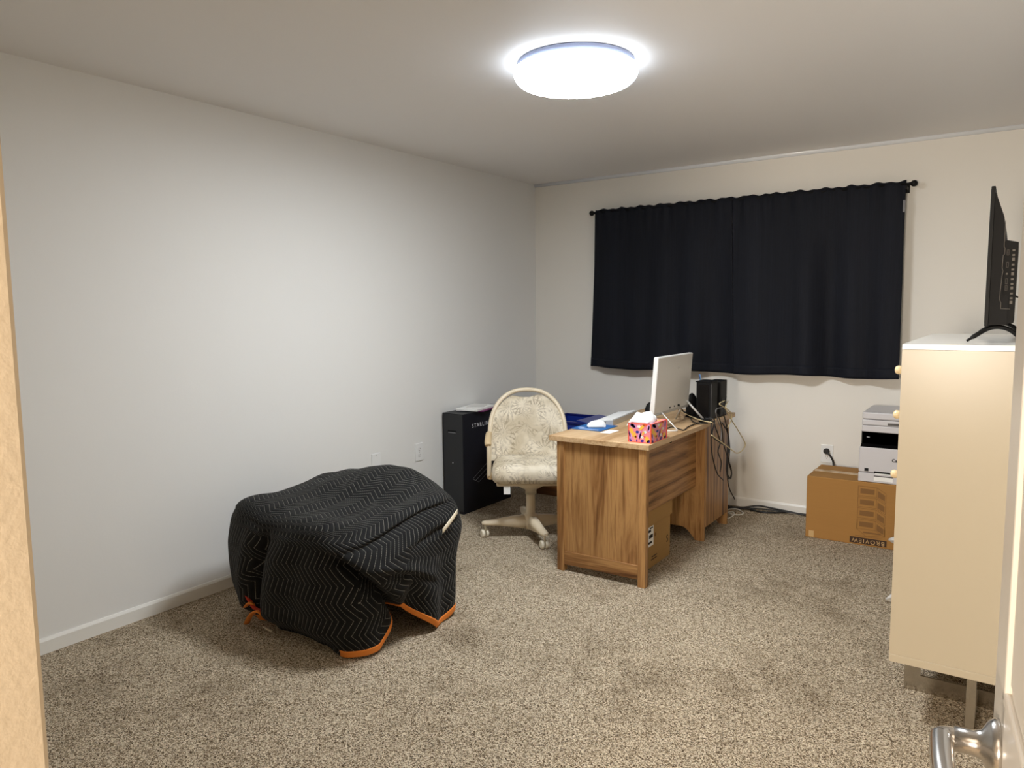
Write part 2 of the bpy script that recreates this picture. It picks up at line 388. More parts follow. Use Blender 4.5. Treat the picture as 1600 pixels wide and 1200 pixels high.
MB().tube(curve_pts([(2.312, -.028, .460), (2.325, -.034, .448), (2.345, -.032, .42), (2.356, -.03, .386), (2.362, -.05, .32), (2.362, -.06, .1)], 6), .0062, 8).build('cord', 'cable', pl)

# ------------------------------------------------------------------ curtains
RZ, RY = 2.158, -.082
rod = thing('curtain_rod', 'thin black curtain rod with ball ends above the back wall curtains', 'curtain rod', (1.66, RY, RZ))
MB().tube([(.60, RY, RZ), (2.735, RY, RZ)], .008, 12).build('rod', 'black', rod)
for x, s_ in ((.6, -1), (2.735, 1)):
    MB().lathe([(.008, 0), (.011, .004*s_), (.009, .009*s_), (.012, .013*s_), (.018, .02*s_), (.02, .03*s_), (.017, .041*s_), (.008, .048*s_)], (x, RY, RZ), 18, axis=0).build('finial', 'black', rod)
    MB().box(x-.012*s_-.006, x-.012*s_+.006, RY-.012, -.0005, RZ-.03, RZ-.012, .002).box(x-.012*s_-.012, x-.012*s_+.012, -.006, -.0005, RZ-.045, RZ+.01, .002).build('bracket', 'black', rod)
def curtain(name, label, x0, x1, bx0, bx1, zb, seed):
    rnd = random.Random(seed); root = thing(name, label, 'curtain', ((x0+x1)/2, RY, zb), group=None)
    folds = [(rnd.uniform(0, 6.28), rnd.uniform(.7, 1.3)) for _ in range(6)]
    def prof(u, t_):   # depth offset; t_ 0 top 1 bottom
        y = 0
        for k, (ph_, am) in enumerate(folds): y += am*math.sin((2.2+1.55*k)*PI*u*(x1-x0)+ph_)/(1+.45*k)
        ruffle = .5*math.sin(u*95*(x1-x0)+folds[0][0])+.5*math.sin(u*57*(x1-x0)+folds[1][0]*2)
        env = min(1, t_*3)
        return y*(.004+.016*t_)*env + ruffle*.007*max(0, 1-t_*5)
    def fn(u, v_):
        t_ = v_
        xt = x0+(x1-x0)*u; xb = bx0+(bx1-bx0)*u; x = xt+(xb-xt)*t_**1.3
        zt = RZ+.020+.007*math.sin(u*61*(x1-x0)+folds[2][0])*math.sin(u*23+folds[3][0]); zbb = zb+.006*math.sin(u*9*(x1-x0)+folds[4][0])
        z = zt+(zbb-zt)*t_
        y = RY-.0125+prof(u, t_)
        if t_ < .035: y += .010*(1-t_/.035)   # over the rod
        return (x, min(y, -.03), z)
    o = MB().grid(fn, 150, 60).build('cloth', 'curtain', root); mod_solid(o, .0025)
    # rod pocket at the back
    def fb(u, v_):
        x, y, z = fn(u, v_*.05)
        return (x, RY+.0135+.004*math.sin(u*80), z)
    mod_solid(MB().grid(fb, 120, 5).build('rod_pocket', 'curtain', root), .002)
    def fh(u, v_):
        x, y, z = fn(u, .945+.055*v_); return (x, y-.0028, z+.0004)
    mod_solid(MB().grid(fh, 150, 5).build('hem', 'curtain', root), .0022)
    return root
curtain('blackout_curtain', 'black curtain panel nearest the room corner, ending above the monitor', .605, 1.665, .552, 1.690, .968, 3)
cr_ = curtain('blackout_curtain', 'black curtain panel nearest the printer, with a small pale tag at its edge', 1.668, 2.722, 1.696, 2.730, .966, 11)
MB().box(2.712, 2.724, RY-.024, RY-.021, 1.99, 2.06).build('care_tag', 'greyink', cr_)

# ------------------------------------------------------------------ desk
dk = thing('desk', 'rustic wood-grain office desk with panelled end and raised back panel', 'desk', (1.55, -1.15, 0))
X0, X1, Y0, Y1, TZ = 1.252, 1.836, -1.842, -.476, .745
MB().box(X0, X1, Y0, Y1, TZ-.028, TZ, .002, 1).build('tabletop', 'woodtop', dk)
def post(x0, x1, y0, y1): MB().box(x0, x1, y0, y1, 0, TZ-.028, .002, 1).build('leg', 'woodz', dk)
post(1.298, 1.34, -1.832, -1.792); post(1.776, 1.818, -1.832, -1.792)
MB().box(1.34, 1.776, -1.820, -1.806, .112, TZ-.028).build('end_panel', 'woodz', dk)
MB().box(1.34, 1.776, -1.828, -1.804, .037, .112, .002, 1).build('bottom_rail', 'woodx', dk)
MB().box(1.728, 1.744, -1.806, -.93, .338, TZ-.028, .001, 1).build('back_panel', 'woody', dk)
# far pedestal
arch = [(1.31, 0), (1.36, 0)]
for k in range(9):
    a = k/8; arch.append((1.36+.09*a, .075*math.sin(a*PI/2)))
for k in range(9):
    a = k/8; arch.append((1.655+.09*a, .075*math.cos(a*PI/2)))
arch += [(1.80, 0), (1.80, TZ-.028), (1.31, TZ-.028)]
MB().prism(arch, 1, -.93, -.912).build('pedestal_side', 'woodz', dk)
MB().prism([(x, z) for x, z in arch], 1, -.50, -.482).build('pedestal_side', 'woodz', dk)
MB().box(1.784, 1.802, -.912, -.50, .085, TZ-.028).build('pedestal_back', 'woodz', dk)
for z0, z1 in ((.1, .38), (.385, .55), (.555, .70)):
    d_ = MB().box(1.300, 1.318, -.905, -.507, z0, z1, .003, 1).build('drawer', 'woody', dk)
    MB().tube([(1.292, -.76, (z0+z1)/2), (1.292, -.65, (z0+z1)/2)], .005, 8).build('handle', 'black', d_, world=False).location = -dk.location
MB().box(1.318, 1.784, -.912, -.50, .085, .1).build('pedestal_floor', 'woodx', dk)
MB().box(1.744, 1.752, -1.352, -1.332, .672, .684, .002).build('cable_clip', 'black', dk)

# ------------------------------------------------------------------ things on the desk
Z = TZ+.0005
# tissue box
tb = thing('tissue_box', 'tissue box with pink, yellow and purple floral print on the desk', 'tissue box', (1.77, -1.70, Z))
bx0, bx1, by0, by1, bh = 1.706, 1.829, -1.800, -1.600, .098
MB().box(bx0, bx1, by0, by1, Z, Z+bh, .0015, 1).build('carton', 'tpink', tb)
ed = MB()
for x in (bx0, bx1):
    for y in (by0, by1): ed.box(x-.0025 if x == bx0 else x-.003, x+.003 if x == bx0 else x+.0025, y-.0008, y+.003, Z, Z+bh)
for y in (by0-.0006, by1-.003):
    for z in (Z, Z+bh-.003): ed.box(bx0, bx1, y, y+.0036, z, z+.0034)
for x in (bx0-.0006, bx1-.003):
    for z in (Z, Z+bh-.003): ed.box(x, x+.0036, by0, by1, z, z+.0034)
ed.build('printed_edge', 'tora', tb)
PAT = []
def petals(mname, items, face):
    mb = MB()
    for i, (u, v_, a, b, ang) in enumerate(items):
        vs_ = []
        off = .0006+.00015*(i % 4)
        for k in range(12):
            p_ = 2*PI*k/12; x = a*math.cos(p_); y = b*math.sin(p_)*(1 if a < b*1.5 else (1-.35*math.cos(p_)))
            uu = u+x*math.cos(ang)-y*math.sin(ang); vv = v_+x*math.sin(ang)+y*math.cos(ang)
            uu = min(.985, max(.015, uu)); vv = min(.975, max(.03, vv))
            if face == 'n': q = (bx0+(bx1-bx0)*uu, by0-off, Z+bh*vv)
            elif face == 'e': q = (bx1+off, by0+(by1-by0)*uu, Z+bh*vv)
            else: q = (bx0+(bx1-bx0)*uu, by0+(by1-by0)*vv, Z+bh+off)
            vs_.append(mb.bm.verts.new(q))
        f_ = mb.bm.faces.new(vs_)
    PAT.append((mb, mname))
flow = lambda u, v_, r=.035: [(u+r*1.3*math.cos(k*1.257), v_+r*1.3*math.sin(k*1.257), r, r, 0) for k in range(5)]
for fc in 'ne':
    petals('tlil', [(.22, .86, .20, .11, -.7), (.9, .8, .08, .2, 0), (.5, .42, .07, .22, -.2), (.1, .3, .07, .2, .2)], fc)
    petals('tyel', [(.15, .52, .09, .26, .25), (.60, .80, .07, .18, -.6), (.84, .2, .09, .17, .1), (.66, .5, .04, .12, -.3), (.3, .35, .05, .2, .1)], fc)
    petals('tpur', [(.21, .85, .15, .075, -.75), (.9, .79, .035, .14, -.15), (.53, .38, .035, .2, -.2), (.05, .42, .03, .18, .2), (.38, .1, .03, .08, 0), (.62, .1, .07, .09, -.5), (.9, .1, .07, .09, -.5), (.1, .08, .05, .1, .4)], fc)
    petals('tora', [(.34, .3, .06, .055, 0), (.75, .93, .1, .05, 0), (.72, .33, .05, .05, 0)], fc)
    petals('blue', [(.40, .55, .075, .07, 0)], fc)
    petals('paper', flow(.47, .84)+flow(.74, .58)+flow(.62, .3), fc)
petals('tsal', [(.5, .5, .42, .46, 0)], 't'); petals('tyel', [(.2, .2, .1, .1, 0), (.8, .8, .12, .08, .4)], 't'); petals('tpur', [(.85, .3, .06, .05, 0), (.7, .9, .06, .05, 0)], 't')
big = bmesh.new(); slots = []
for mb_, mn in PAT:
    if mn not in slots: slots.append(mn)
    for f in mb_.bm.faces:
        nf = big.faces.new([big.verts.new(v_.co) for v_ in f.verts]); nf.material_index = slots.index(mn)
    mb_.bm.free()
bmesh.ops.transform(big, matrix=tb.matrix_basis.inverted(), verts=big.verts)
me = bpy.data.meshes.new('printed_pattern'); big.to_mesh(me); big.free()
for mn in slots: me.materials.append(M[mn])
po = bpy.data.objects.new('printed_pattern', me); C.objects.link(po); po.parent = tb; po['kind'] = 'stuff'
def ft(u, v_):   # tissue pulled over to one side
    a = u*PI; x = 1.762+.060*-math.cos(a)*(.8+.2*math.sin(v_*PI))-.008; y = -1.785+.135*v_+.006*math.sin(u*11)
    z = Z+bh+.0015+.046*math.sin(a)**.7*math.sin(PI*min(1, max(0, v_)))**.55+(.006*math.sin(u*14+v_*9)+.005*math.sin(v_*21+u*5)+.012*noise.noise((u*4, v_*5, 2.2)))*math.sin(v_*PI)
    if u < .14: x -= .010*(.14-u)/.14; z -= .020*(.14-u)/.14*(1-v_); y -= .018*(.14-u)/.14
    return (x, y, z)
mod_sub(mod_solid(MB().grid(ft, 22, 14).build('tissue', 'tissue', tb), .0008), 1)
# mouse pad, mouse, note
mp = thing('mouse_pad', 'blue printed mouse pad under the white mouse', 'mouse pad', (1.34, -1.49, Z))
MB().box(1.253, 1.442, -1.600, -1.385, Z, Z+.004, .001, 1).build('mat', 'padblue', mp)
pm = MB(); pm.box(1.30, 1.42, -1.592, -1.578, Z+.004, Z+.0044).box(1.275, 1.31, -1.56, -1.53, Z+.004, Z+.0044); pm.build('printed_lines', 'padpale', mp)
ms = thing('computer_mouse', 'white computer mouse on the blue pad', 'mouse', (1.357, -1.487, Z+.004), math.radians(215))
def shell(u, v_):
    a = v_*PI; t_ = u*2-1; ww = .030*math.sqrt(max(0, 1-abs(t_)**2.6)); hh = .036*math.sqrt(max(0, 1-abs(t_)**2.4))*(1-.18*t_)
    return (t_*.056, ww*math.cos(a), .004+hh*math.sin(a))
mb = MB().grid(shell, 24, 16); mb.box(-.050, .050, -.022, .022, .0003, .006, .002)
mb.build('body', 'white', ms, world=False)
MB().tube([(-.052, 0, .026), (-.035, 0, .033)], .004, 8).build('scroll_wheel', 'grey', ms, world=False)
tag(MB().box(1.455, 1.515, -1.635, -1.515, Z, Z+.0006).build('paper_note', 'paper'), 'small white paper note beside the blue mouse pad', 'paper')
# keyboard
kb = thing('keyboard', 'white keyboard lying lengthwise on the desk behind the mouse', 'keyboard', (1.33, -1.15, Z))
kb.matrix_basis = Matrix.Translation((1.318, -1.168, Z)) @ Matrix.Rotation(math.radians(7), 4, 'Z')
kbm = MB(); kbm.prism([(-.065, .001), (.065, .001), (.065, .030), (.060, .033), (-.063, .013), (-.065, .010)], 1, -.225, .225); kbm.build('case', 'silver', kb, world=False)
for r_ in range(6):
    km = MB(); x = -.056+r_*.0195; z0 = .015+(x+.063)*.163
    for c_ in range(20): km.box(x, x+.016, -.216+c_*.0217, -.216+c_*.0217+.0185, z0-.002, z0+.0045, .001, 1)
    km.build('key_row', 'white', kb, world=False)
for a in (-.215, .19): MB().box(.05, .062, a, a+.025, 0, .004).build('foot', 'black', kb, world=False)
# all-in-one monitor
MW, MH, MX, MY, MZ, MT = .52, .318, 1.69, -1.185, .838, math.radians(4.4)
mo = thing('monitor', 'white all-in-one monitor seen from behind on the desk', 'monitor', (MX, MY, Z))
sh = Matrix.Translation((MX, MY, MZ)) @ Matrix.Rotation(MT, 4, 'Y')
mb = MB(); mb.box(-.028, 0, -MW/2, MW/2, 0, MH, .006, 3, sh); mb.build('shell', 'whiteg', mo)
mb = MB(); mb.box(-.0298, -.0278, -MW/2+.006, MW/2-.006, .012, MH-.006, 0, 1, sh); mb.build('screen', 'blackg', mo)
mb = MB(); mb.box(-.026, .0012, -MW/2+.01, MW/2-.01, -.012, .003, .002, 1, sh); mb.build('bottom_vent', 'silver', mo)
lg = MB(); R_ = .016; ring = [(R_*math.cos(a*PI/12), R_*math.sin(a*PI/12)) for a in range(24)]
lgc = sh @ Vector((.0008, .045, .245))
lo = text('emblem', 'hp', .022, sh @ facing((.0006, .045, .245), (0, 1, 0), (0, 0, 1)), 'silver', mo)
MB().box(.0, .004, -.045, -.035, .012, .020, 0, 1, sh).build('port', 'black', mo); MB().box(.0, .004, .08, .10, .010, .022, 0, 1, sh).build('port', 'black', mo)
# kick stand: U-shaped metal legs
tp = lambda y: sh @ Vector((-.006, y, .03))
MB().tube([tp(.23), (1.792, -.935, Z+.006)], .0065, 10).build('kickstand_leg', 'silver', mo)
MB().tube([sh @ Vector((-.006, -.15, .004)), (1.800, -1.372, Z+.006), (1.799, -1.375, Z+.0045), (1.752, -1.425, Z+.0045)], .0032, 10).build('kickstand_leg', 'whiteg', mo)
for a, b in ((-.2, -1.39), (.2, -.98)): MB().tube([tp(a), (1.63, b, Z+.005)], .0045, 8).build('stand_leg', 'silver', mo)
def speaker(label, x, y, h, r):
    s_ = thing('desktop_speaker', label, 'speaker', (x, y, Z), group='small black speakers by the monitor')
    MB().lathe([(r*.95, 0), (r, .006), (r*1.02, h*.35), (r*.93, h*.62), (r*.68, h*.85), (r*.35, h*.96), (r*.08, h)], (x, y, Z), 24).build('cabinet', 'black', s_)
    MB().lathe([(r*.7, 0), (r*.62, -.006), (r*.2, -.010)], (x-r*.55, y, Z+h*.42), 18, axis=0).build('driver', 'blackg', s_)
    MB().lathe([(r*1.1, 0), (r*1.1, .004)], (x, y, Z), 24).build('base', 'black', s_)
speaker('small black cone-shaped speaker between the tissue box and the monitor', *at(1016, 642, 2, Z+.05)[:2], .105, .034)
speaker('small black cone-shaped speaker between the monitor and the black boxes', *at(1081, 634, 2, Z+.07)[:2], .15, .036)
# black boxes
def pcbox(name, label, cat, x0, x1, y0, y1, h, extra):
    o = thing(name, label, cat, ((x0+x1)/2, (y0+y1)/2, Z))
    MB().box(x0, x1, y0, y1, Z, Z+h, .004, 2).build('case', 'black', o)
    v_ = MB()
    if extra == 'panel':
        v_.box(x0+.012, x1-.012, y0-.0015, y0+.001, Z+.02, Z+h-.015, .001, 1).build('front_panel', 'blackg', o)
        MB().box(x0-.004, x1+.004, y0-.004, y1+.003, Z+h-.001, Z+h+.006, .001, 1).build('lid', 'black', o)
        MB().box(x1-.004, x1+.001, y0+.004, y0+.006, Z+.01, Z+h-.01).build('seam', 'grey', o)
    else:
        for k in range(4): v_.box(x1-.001, x1+.0015, y0+.03, y0+.045, Z+.03+k*.022, Z+.045+k*.022)
        v_.build('ports', 'blackg', o)
    return o
pcbox('network_box', 'taller black box with a lid at the far end of the desk', 'electronics', 1.722, 1.814, -.885, -.762, .228, 'panel')
pcbox('network_box', 'black box with a beige network cable, nearest the back wall on the desk', 'electronics', 1.742, 1.822, -.73, -.61, .224, 'ports')
pn = thing('pen', 'pale blue pen sticking up behind the black boxes', 'pen', (1.70, -.742, Z))
MB().tube([(1.735, -.741, Z), (1.697, -.741, Z+.215), (1.689, -.741, Z+.262)], [.003, .0055, .0055], 10).build('barrel', 'pen', pn)
MB().tube([(1.6885, -.747, Z+.265), (1.6935, -.747, Z+.235)], .0022, 8).build('clip', 'blue', pn)

# ------------------------------------------------------------------ cables
def cable(label, pts, r, m='cable', name='cable', group=None, n=7):
    o = MB().tube(curve_pts(pts, 8), r, n).build(name, m); return tag(o, label, 'cable', group)
def px_(pts, axis, val): return [at(x, y, axis, val) for x, y in pts]
XC = 1.858
GC = 'cables hanging off the end of the desk'
cable('black cable hanging straight down the desk back with a pointed end, left of the others', [(1.78, -.95, Z+.008), (1.836, -.945, Z+.006)]+px_([(1111, 668), (1112, 705), (1120, 738), (1130, 750)], 0, XC), .0036, group=GC)
cable('short black cable curving down the desk back between two longer ones', [(1.80, -.93, Z+.010), (1.84, -.925, Z+.004)]+px_([(1118, 668), (1125, 690), (1122, 706), (1127, 722), (1125, 738)], 0, XC+.006), .0036, group=GC)
cable('thick tangled black cable crossing the others at the desk corner', [(1.79, -.91, Z+.012), (1.843, -.90, Z+.006)]+px_([(1113, 680), (1126, 692), (1137, 699), (1136, 715), (1135, 735), (1141, 748), (1143, 738), (1139, 722), (1140, 700), (1137, 676), (1128, 660)], 0, XC+.012), .0042, group=GC)
cable('longest black cable hanging almost to the baseboard', [(1.834, -.66, Z+.12)]+px_([(1130, 640), (1134, 660), (1138, 680), (1137, 705), (1137, 730), (1137, 748), (1140, 764), (1148, 780)], 0, XC+.02), .0038, group=GC)
cable('black cable looping in a narrow oval beside the desk end', px_([(1122, 648), (1128, 668), (1130, 690), (1136, 712), (1143, 735), (1140, 748), (1136, 742), (1136, 720), (1139, 700)], 0, XC+.03), .0034, group=GC)
cable('grey cable from the black box down into the tangle', [(1.834, -.70, Z+.06)]+px_([(1119, 640), (1121, 655), (1127, 672), (1127, 690), (1133, 698)], 0, XC+.03), .003, 'grey', group=GC)
cable('beige network cable swinging out in a wide loop beside the desk', [(1.834, -.66, Z+.10)]+px_([(1124, 631), (1133, 638), (1143, 656), (1153, 672), (1164, 692), (1161, 702), (1152, 708), (1142, 702), (1130, 693), (1112, 680)], 0, XC+.035), .0034, 'beigec', 'network_cable')
cable('second beige cable from the back of the black box', [(1.834, -.62, Z+.09)]+px_([(1134, 636), (1142, 645), (1143, 655), (1137, 668)], 0, XC+.045), .003, 'beigec', 'network_cable')
DG = 'black cables lying on the desk'
cable('black cable looping forward across the desk beside the tissue box', px_([(1038, 671), (1050, 667), (1060, 670), (1069, 672), (1075, 667), (1088, 662), (1104, 658)], 2, Z+.004), .0032, group=DG)
cable('black cable bundle from the monitor base to the desk corner', [sh @ Vector((.004, .02, .018))]+px_([(1062, 641), (1075, 646), (1082, 658), (1092, 661), (1106, 661)], 2, Z+.010), .004, group=DG)
cable('black power lead running behind the monitor strut', [sh @ Vector((.004, .09, .016))]+px_([(1070, 645), (1085, 652), (1097, 657), (1108, 659)], 2, Z+.018), .0045, group=DG)
cable('cream lead lying among the black cables behind the monitor', px_([(1062, 641), (1074, 648), (1088, 654), (1100, 658), (1113, 660)], 2, Z+.024), .0024, 'beigec', group=DG)
adp = tag(MB().box(1.775, 1.835, -.985, -.945, Z, Z+.018, .004, 2).build('cable_adapter', 'black'), 'small black adapter under the cables at the desk corner', 'adapter')
FG = 'cables along the back wall'
fz = .008
cable('black cable arching along the baseboard between desk and cardboard box', [(1.70, -.10, fz)]+px_([(1135, 791), (1160, 793)], 2, fz)+px_([(1185, 790.5), (1205, 794), (1230, 799)], 1, -.03)+px_([(1262, 806)], 2, fz), .006, group=FG)
cable('black cable lying lower on the carpet beside the baseboard', [(1.70, -.16, fz)]+px_([(1135, 794), (1165, 795), (1190, 800), (1210, 801), (1235, 800), (1262, 801)], 2, fz), .006, group=FG)
cable('thin black cable between the two thicker floor cables', [(1.70, -.14, fz)]+px_([(1140, 793), (1175, 794.5), (1205, 797), (1235, 801), (1262, 804)], 2, fz+.006), .0045, group=FG)
cable('white cable coiled on the carpet at the desk foot', px_([(1128, 799), (1138, 796), (1152, 795.5), (1161, 801), (1158, 804), (1146, 804), (1137, 801), (1145, 800), (1147, 804), (1140, 809), (1132, 811)], 2, .006), .0045, 'whitec')

# ------------------------------------------------------------------ box under the desk
ub = thing('lidded_carton', 'brown cardboard carton with lid and white shipping label under the desk', 'box', (1.56, -1.42, 0))
MB().box(1.41, 1.718, -1.60, -1.262, 0, .325, .002, 1).build('body', 'card2', ub)
MB().box(1.403, 1.726, -1.607, -1.252, .243, .332, .002, 1).build('lid', 'card2', ub)
MB().box(1.718, 1.7188, -1.575, -1.50, .125, .235).build('shipping_label', 'paper', ub)
pm = MB()
for k, (z, h_, a, b) in enumerate(((.205, .014, -1.568, -1.535), (.17, .02, -1.56, -1.51), (.14, .012, -1.57, -1.52), (.222, .008, -1.55, -1.51))): pm.box(1.7187, 1.7193, a, b, z, z+h_)
pm.build('label_print', 'black', ub)
text('lettering', 'S', .06, facing((1.7184, -1.305, .105), (0, 1, 0), (0, 0, 1)), 'ink', ub)
pm = MB().box(1.718, 1.7186, -1.52, -1.45, .055, .061).box(1.718, 1.7186, -1.53, -1.45, .04, .046).build('small_print', 'ink', ub)
MB().lathe([(.012, 0), (.012, .0006)], (1.718, -1.475, .175), 14, axis=0).build('stamp', 'cardedge', ub)

# ------------------------------------------------------------------ office chair (local: x right, y back, z up)
ch_yaw = math.atan2(.566, .824)
oc = thing('office_chair', 'cream caster chair with leaf-print upholstery and arched back at the desk', 'chair', (.84, -1.39, 0), ch_yaw)
bd = lambda mb, n_, m_, p_=oc: mb.build(n_, m_, p_, world=False)
for k, a in enumerate((223-34.5, 319.5-34.5, 133-34.5, 43-34.5)):
    a = math.radians(a); d = Vector((math.cos(a), math.sin(a), 0)); q = Vector((-d.y, d.x, 0)); L = .29
    mb = MB(); rings = []
    for s_, wd, z0, z1 in ((.02, .032, .052, .135), (.12, .031, .068, .128), (.22, .027, .082, .115), (L, .024, .085, .108), (L+.022, .012, .088, .102)):
        pts = [(-wd, z0), (wd, z0), (wd*.98, z0*.4+z1*.6), (wd*.6, z1), (-wd*.6, z1), (-wd*.98, z0*.4+z1*.6)]
        rings.append([mb.bm.verts.new(d*s_+q*p_[0]+Vector((0, 0, p_[1]))) for p_ in pts])
    for A, B in zip(rings, rings[1:]):
        for i in range(6): mb.bm.faces.new((A[i], A[(i+1) % 6], B[(i+1) % 6], B[i])).smooth = True
    mb.bm.faces.new(rings[0][::-1]); mb.bm.faces.new(rings[-1]); bmesh.ops.recalc_face_normals(mb.bm, faces=mb.bm.faces)
    leg = bd(mb, 'leg', 'beige')
    c_ = d*L
    ca = math.radians((25, 20, 60, 80)[k]); ax = Vector((math.cos(ca), math.sin(ca), 0)); pr_ = Vector((-ax.y, ax.x, 0))*.012
    cm = MB(); cm.tube([c_+Vector((0, 0, .086)), c_+Vector((0, 0, .05))], .006, 8)
    for s_ in (-1, 1):
        o_ = c_+pr_+Vector((0, 0, .0265)); cm.tube([o_+ax*(s_*.004), o_+ax*(s_*.007), o_+ax*(s_*.019), o_+ax*(s_*.0235)], [.022, .026, .026, .02], 18)
    cw = cm.build('caster', 'castor', leg, world=False)
bd(MB().lathe([(.03, .045), (.046, .05), (.046, .13), (.04, .14), (.0285, .142), (.0285, .30), (.03, .30), (.034, .27), (.036, .345)], (0, 0, 0), 28), 'column', 'beige')
bd(MB().lathe([(.05, .305), (.085, .325), (.09, .35), (.085, .362)], (0, 0, 0), 24).box(-.02, .11, -.012, .012, .325, .338, .003), 'tilt_mechanism', 'beige')
def rbox(fn_w, n1=20, n2=14): pass
def cushion(x0, x1, y0, y1, z0, z1, r, fn=None, seg=5):
    mb = MB(); mb.box(x0, x1, y0, y1, z0, z1, r, seg)
    bmesh.ops.subdivide_edges(mb.bm, edges=[e for e in mb.bm.edges if e.calc_length() > .06], cuts=6, use_grid_fill=True)
    if fn:
        for v_ in mb.bm.verts: v_.co = fn(v_.co)
    for f in mb.bm.faces: f.smooth = True
    return mb
SX = -.012
def seatf(c):
    u = (c.x-SX)/.23; bow = .014*(1-u*u)
    if c.z > .42: c.z += bow*(.6) - .02*max(0, (c.y+.05))
    t_ = max(0, (-.09-c.y)/.15); c.z -= .012*t_ if c.z > .44 else 0
    wx = 1-.10*max(0, c.y/.22); c.x = SX+(c.x-SX)*wx
    return c
bd(cushion(SX-.226, SX+.226, -.235, .20, .378, .492, .045, seatf), 'seat', 'fabric')
bd(MB().box(SX-.20, SX+.20, -.19, .18, .36, .38, .01), 'seat_pan', 'beige')
# arched back: outline in (x,z) then leaned back
def back_y(z): return .135+.20*max(0, (z-.40))/.5
HW, ZC, ZT = .238, .66, .893
def arch_pts(hw, zt, z0, n=28):
    out = [(-hw, z0)]
    for k in range(n+1):
        a = PI-PI*k/n; out.append((hw*math.copysign(abs(math.cos(a))**.86, math.cos(a)), ZC-.04+(zt-ZC+.04)*math.sin(a)**.9))
    out.append((hw, z0)); return out
outl = arch_pts(HW-.012, ZT-.012, .455)
mb = MB(); NXB, NZB = 26, 22
def bfn(side):
    def g(u, v_):
        # rows by height; notch for the hand slot at the top
        z = .455+(ZT-.014-.455)*v_
        zz = (z-(ZC-.04))/(ZT-.012-(ZC-.04)); hw = HW+.004 if zz <= 0 else (HW+.004)*max(.0, 1-min(1, zz)**(1/.9*1.9))**(.5)
        x = (u*2-1)*max(hw, .03); e = max(abs(u*2-1)**6, v_**14, (1-v_)**18)
        th_ = .028*(1-e*.85)
        if abs(x+.02) < .082 and z > ZT-.05:
            z -= (z-(ZT-.05))*.95*min(1, (.082-abs(x+.02))/.02)
        curve = .03*(x/HW)**2
        return (SX+x, back_y(z)-curve+side*th_, z)
    return g
mb.grid(bfn(-1), NXB, NZB); mb.grid(bfn(1), NXB, NZB); bmesh.ops.recalc_face_normals(mb.bm, faces=mb.bm.faces)
bd(mb, 'backrest', 'fabric')
hoop = []
for k, (x, z) in enumerate(arch_pts(HW+.008, ZT, .60)):
    y = back_y(z)-.03*(x/HW)**2
    hoop.append((SX+x, y, z))
low = lambda s_: [(SX+s_*(HW+.008), .02, .385), (SX+s_*(HW+.010), .035, .44), (SX+s_*(HW+.010), .085, .52), (SX+s_*(HW+.010), .14, .575)]
hp = low(-1)+hoop[1:-1]+low(1)[::-1]
bd(MB().tube(curve_pts(hp, 3), .0145, 12), 'back_frame', 'beige')
for s_ in (-1, 1):
    xx = SX+s_*(HW+.010)
    ar = MB(); ar.tube(curve_pts([(xx, .165, .628), (xx+s_*.002, .09, .632), (xx+s_*.004, -.02, .612), (xx+s_*.002, -.055, .588)], 5), [.017]*3+[.021]*12+[.018], 12, flat=.8)
    bd(ar, 'armrest', 'beige2')
    bd(MB().tube(curve_pts([(xx, -.04, .59), (xx, -.045, .54), (xx, -.035, .46), (xx, -.02, .385)], 5), .0125, 10), 'arm_post', 'beige')
    bd(MB().lathe([(.012, -.016), (.022, -.012), (.022, .012), (.012, .016)], (xx-s_*.004, -.01, .388), 16, axis=0).box(min(xx, xx-s_*.05), max(xx, xx-s_*.05), -.03, .03, .368, .382), 'arm_joint', 'beige2')
bd(MB().box(SX-.155, SX-.115, -.205, -.204, .318, .368, 0, 1, Matrix.Translation((0, 0, 0)) @ Matrix.Rotation(0, 4, 'Y')), 'care_tag', 'paper')

# ------------------------------------------------------------------ dark carton by the left wall
sb = thing('dark_carton', 'tall dark grey carton with white lettering leaning close to the left wall', 'box', (.105, -.95, 0))
BX0, BX1, BY0, BY1, BZ = .014, .196, -1.252, -.672, .706
MB().box(BX0, BX1, BY0, BY1, 0, BZ, .003, 1).build('body', 'carton', sb)
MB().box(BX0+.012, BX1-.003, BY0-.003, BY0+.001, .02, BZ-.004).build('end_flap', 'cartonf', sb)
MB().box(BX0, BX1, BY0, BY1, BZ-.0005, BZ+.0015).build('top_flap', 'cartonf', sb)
MB().box(BX0+.05, BX0+.125, BY0-.0042, BY0-.0028, .575, .592).build('hand_slot', 'blackg', sb)
MB().box(BX0+.055, BX0+.12, BY0-.0048, BY0-.004, .571, .577).build('slot_lip', 'greyink', sb)
MB().lathe([(.004, 0), (.004, -.001)], (BX0+.09, BY0-.003, .36), 10, axis=1).build('rivet', 'letter', sb)
text('lettering', 'STARLINK', .040, facing((BX1+.0004, -1.035, .612), (0, 1, 0), (0, 0, 1)), 'letter', sb, bold=0, space=1.35)
ol = MB(); zf = BX1+.001
def stroke(a, b): ol.tube([(zf, *a), (zf, *b)], .0016, 5)
A_, B_, C_, D_ = (-1.15, .235), (-.93, .345), (-.86, .30), (-1.08, .20)
for a, b in ((A_, B_), (B_, C_), (C_, D_), (D_, A_), ((-1.115, .218), (-.895, .322)), ((-1.0, .235), (-.93, .225))): stroke(a, b)
ol.build('line_drawing', 'greyink', sb)
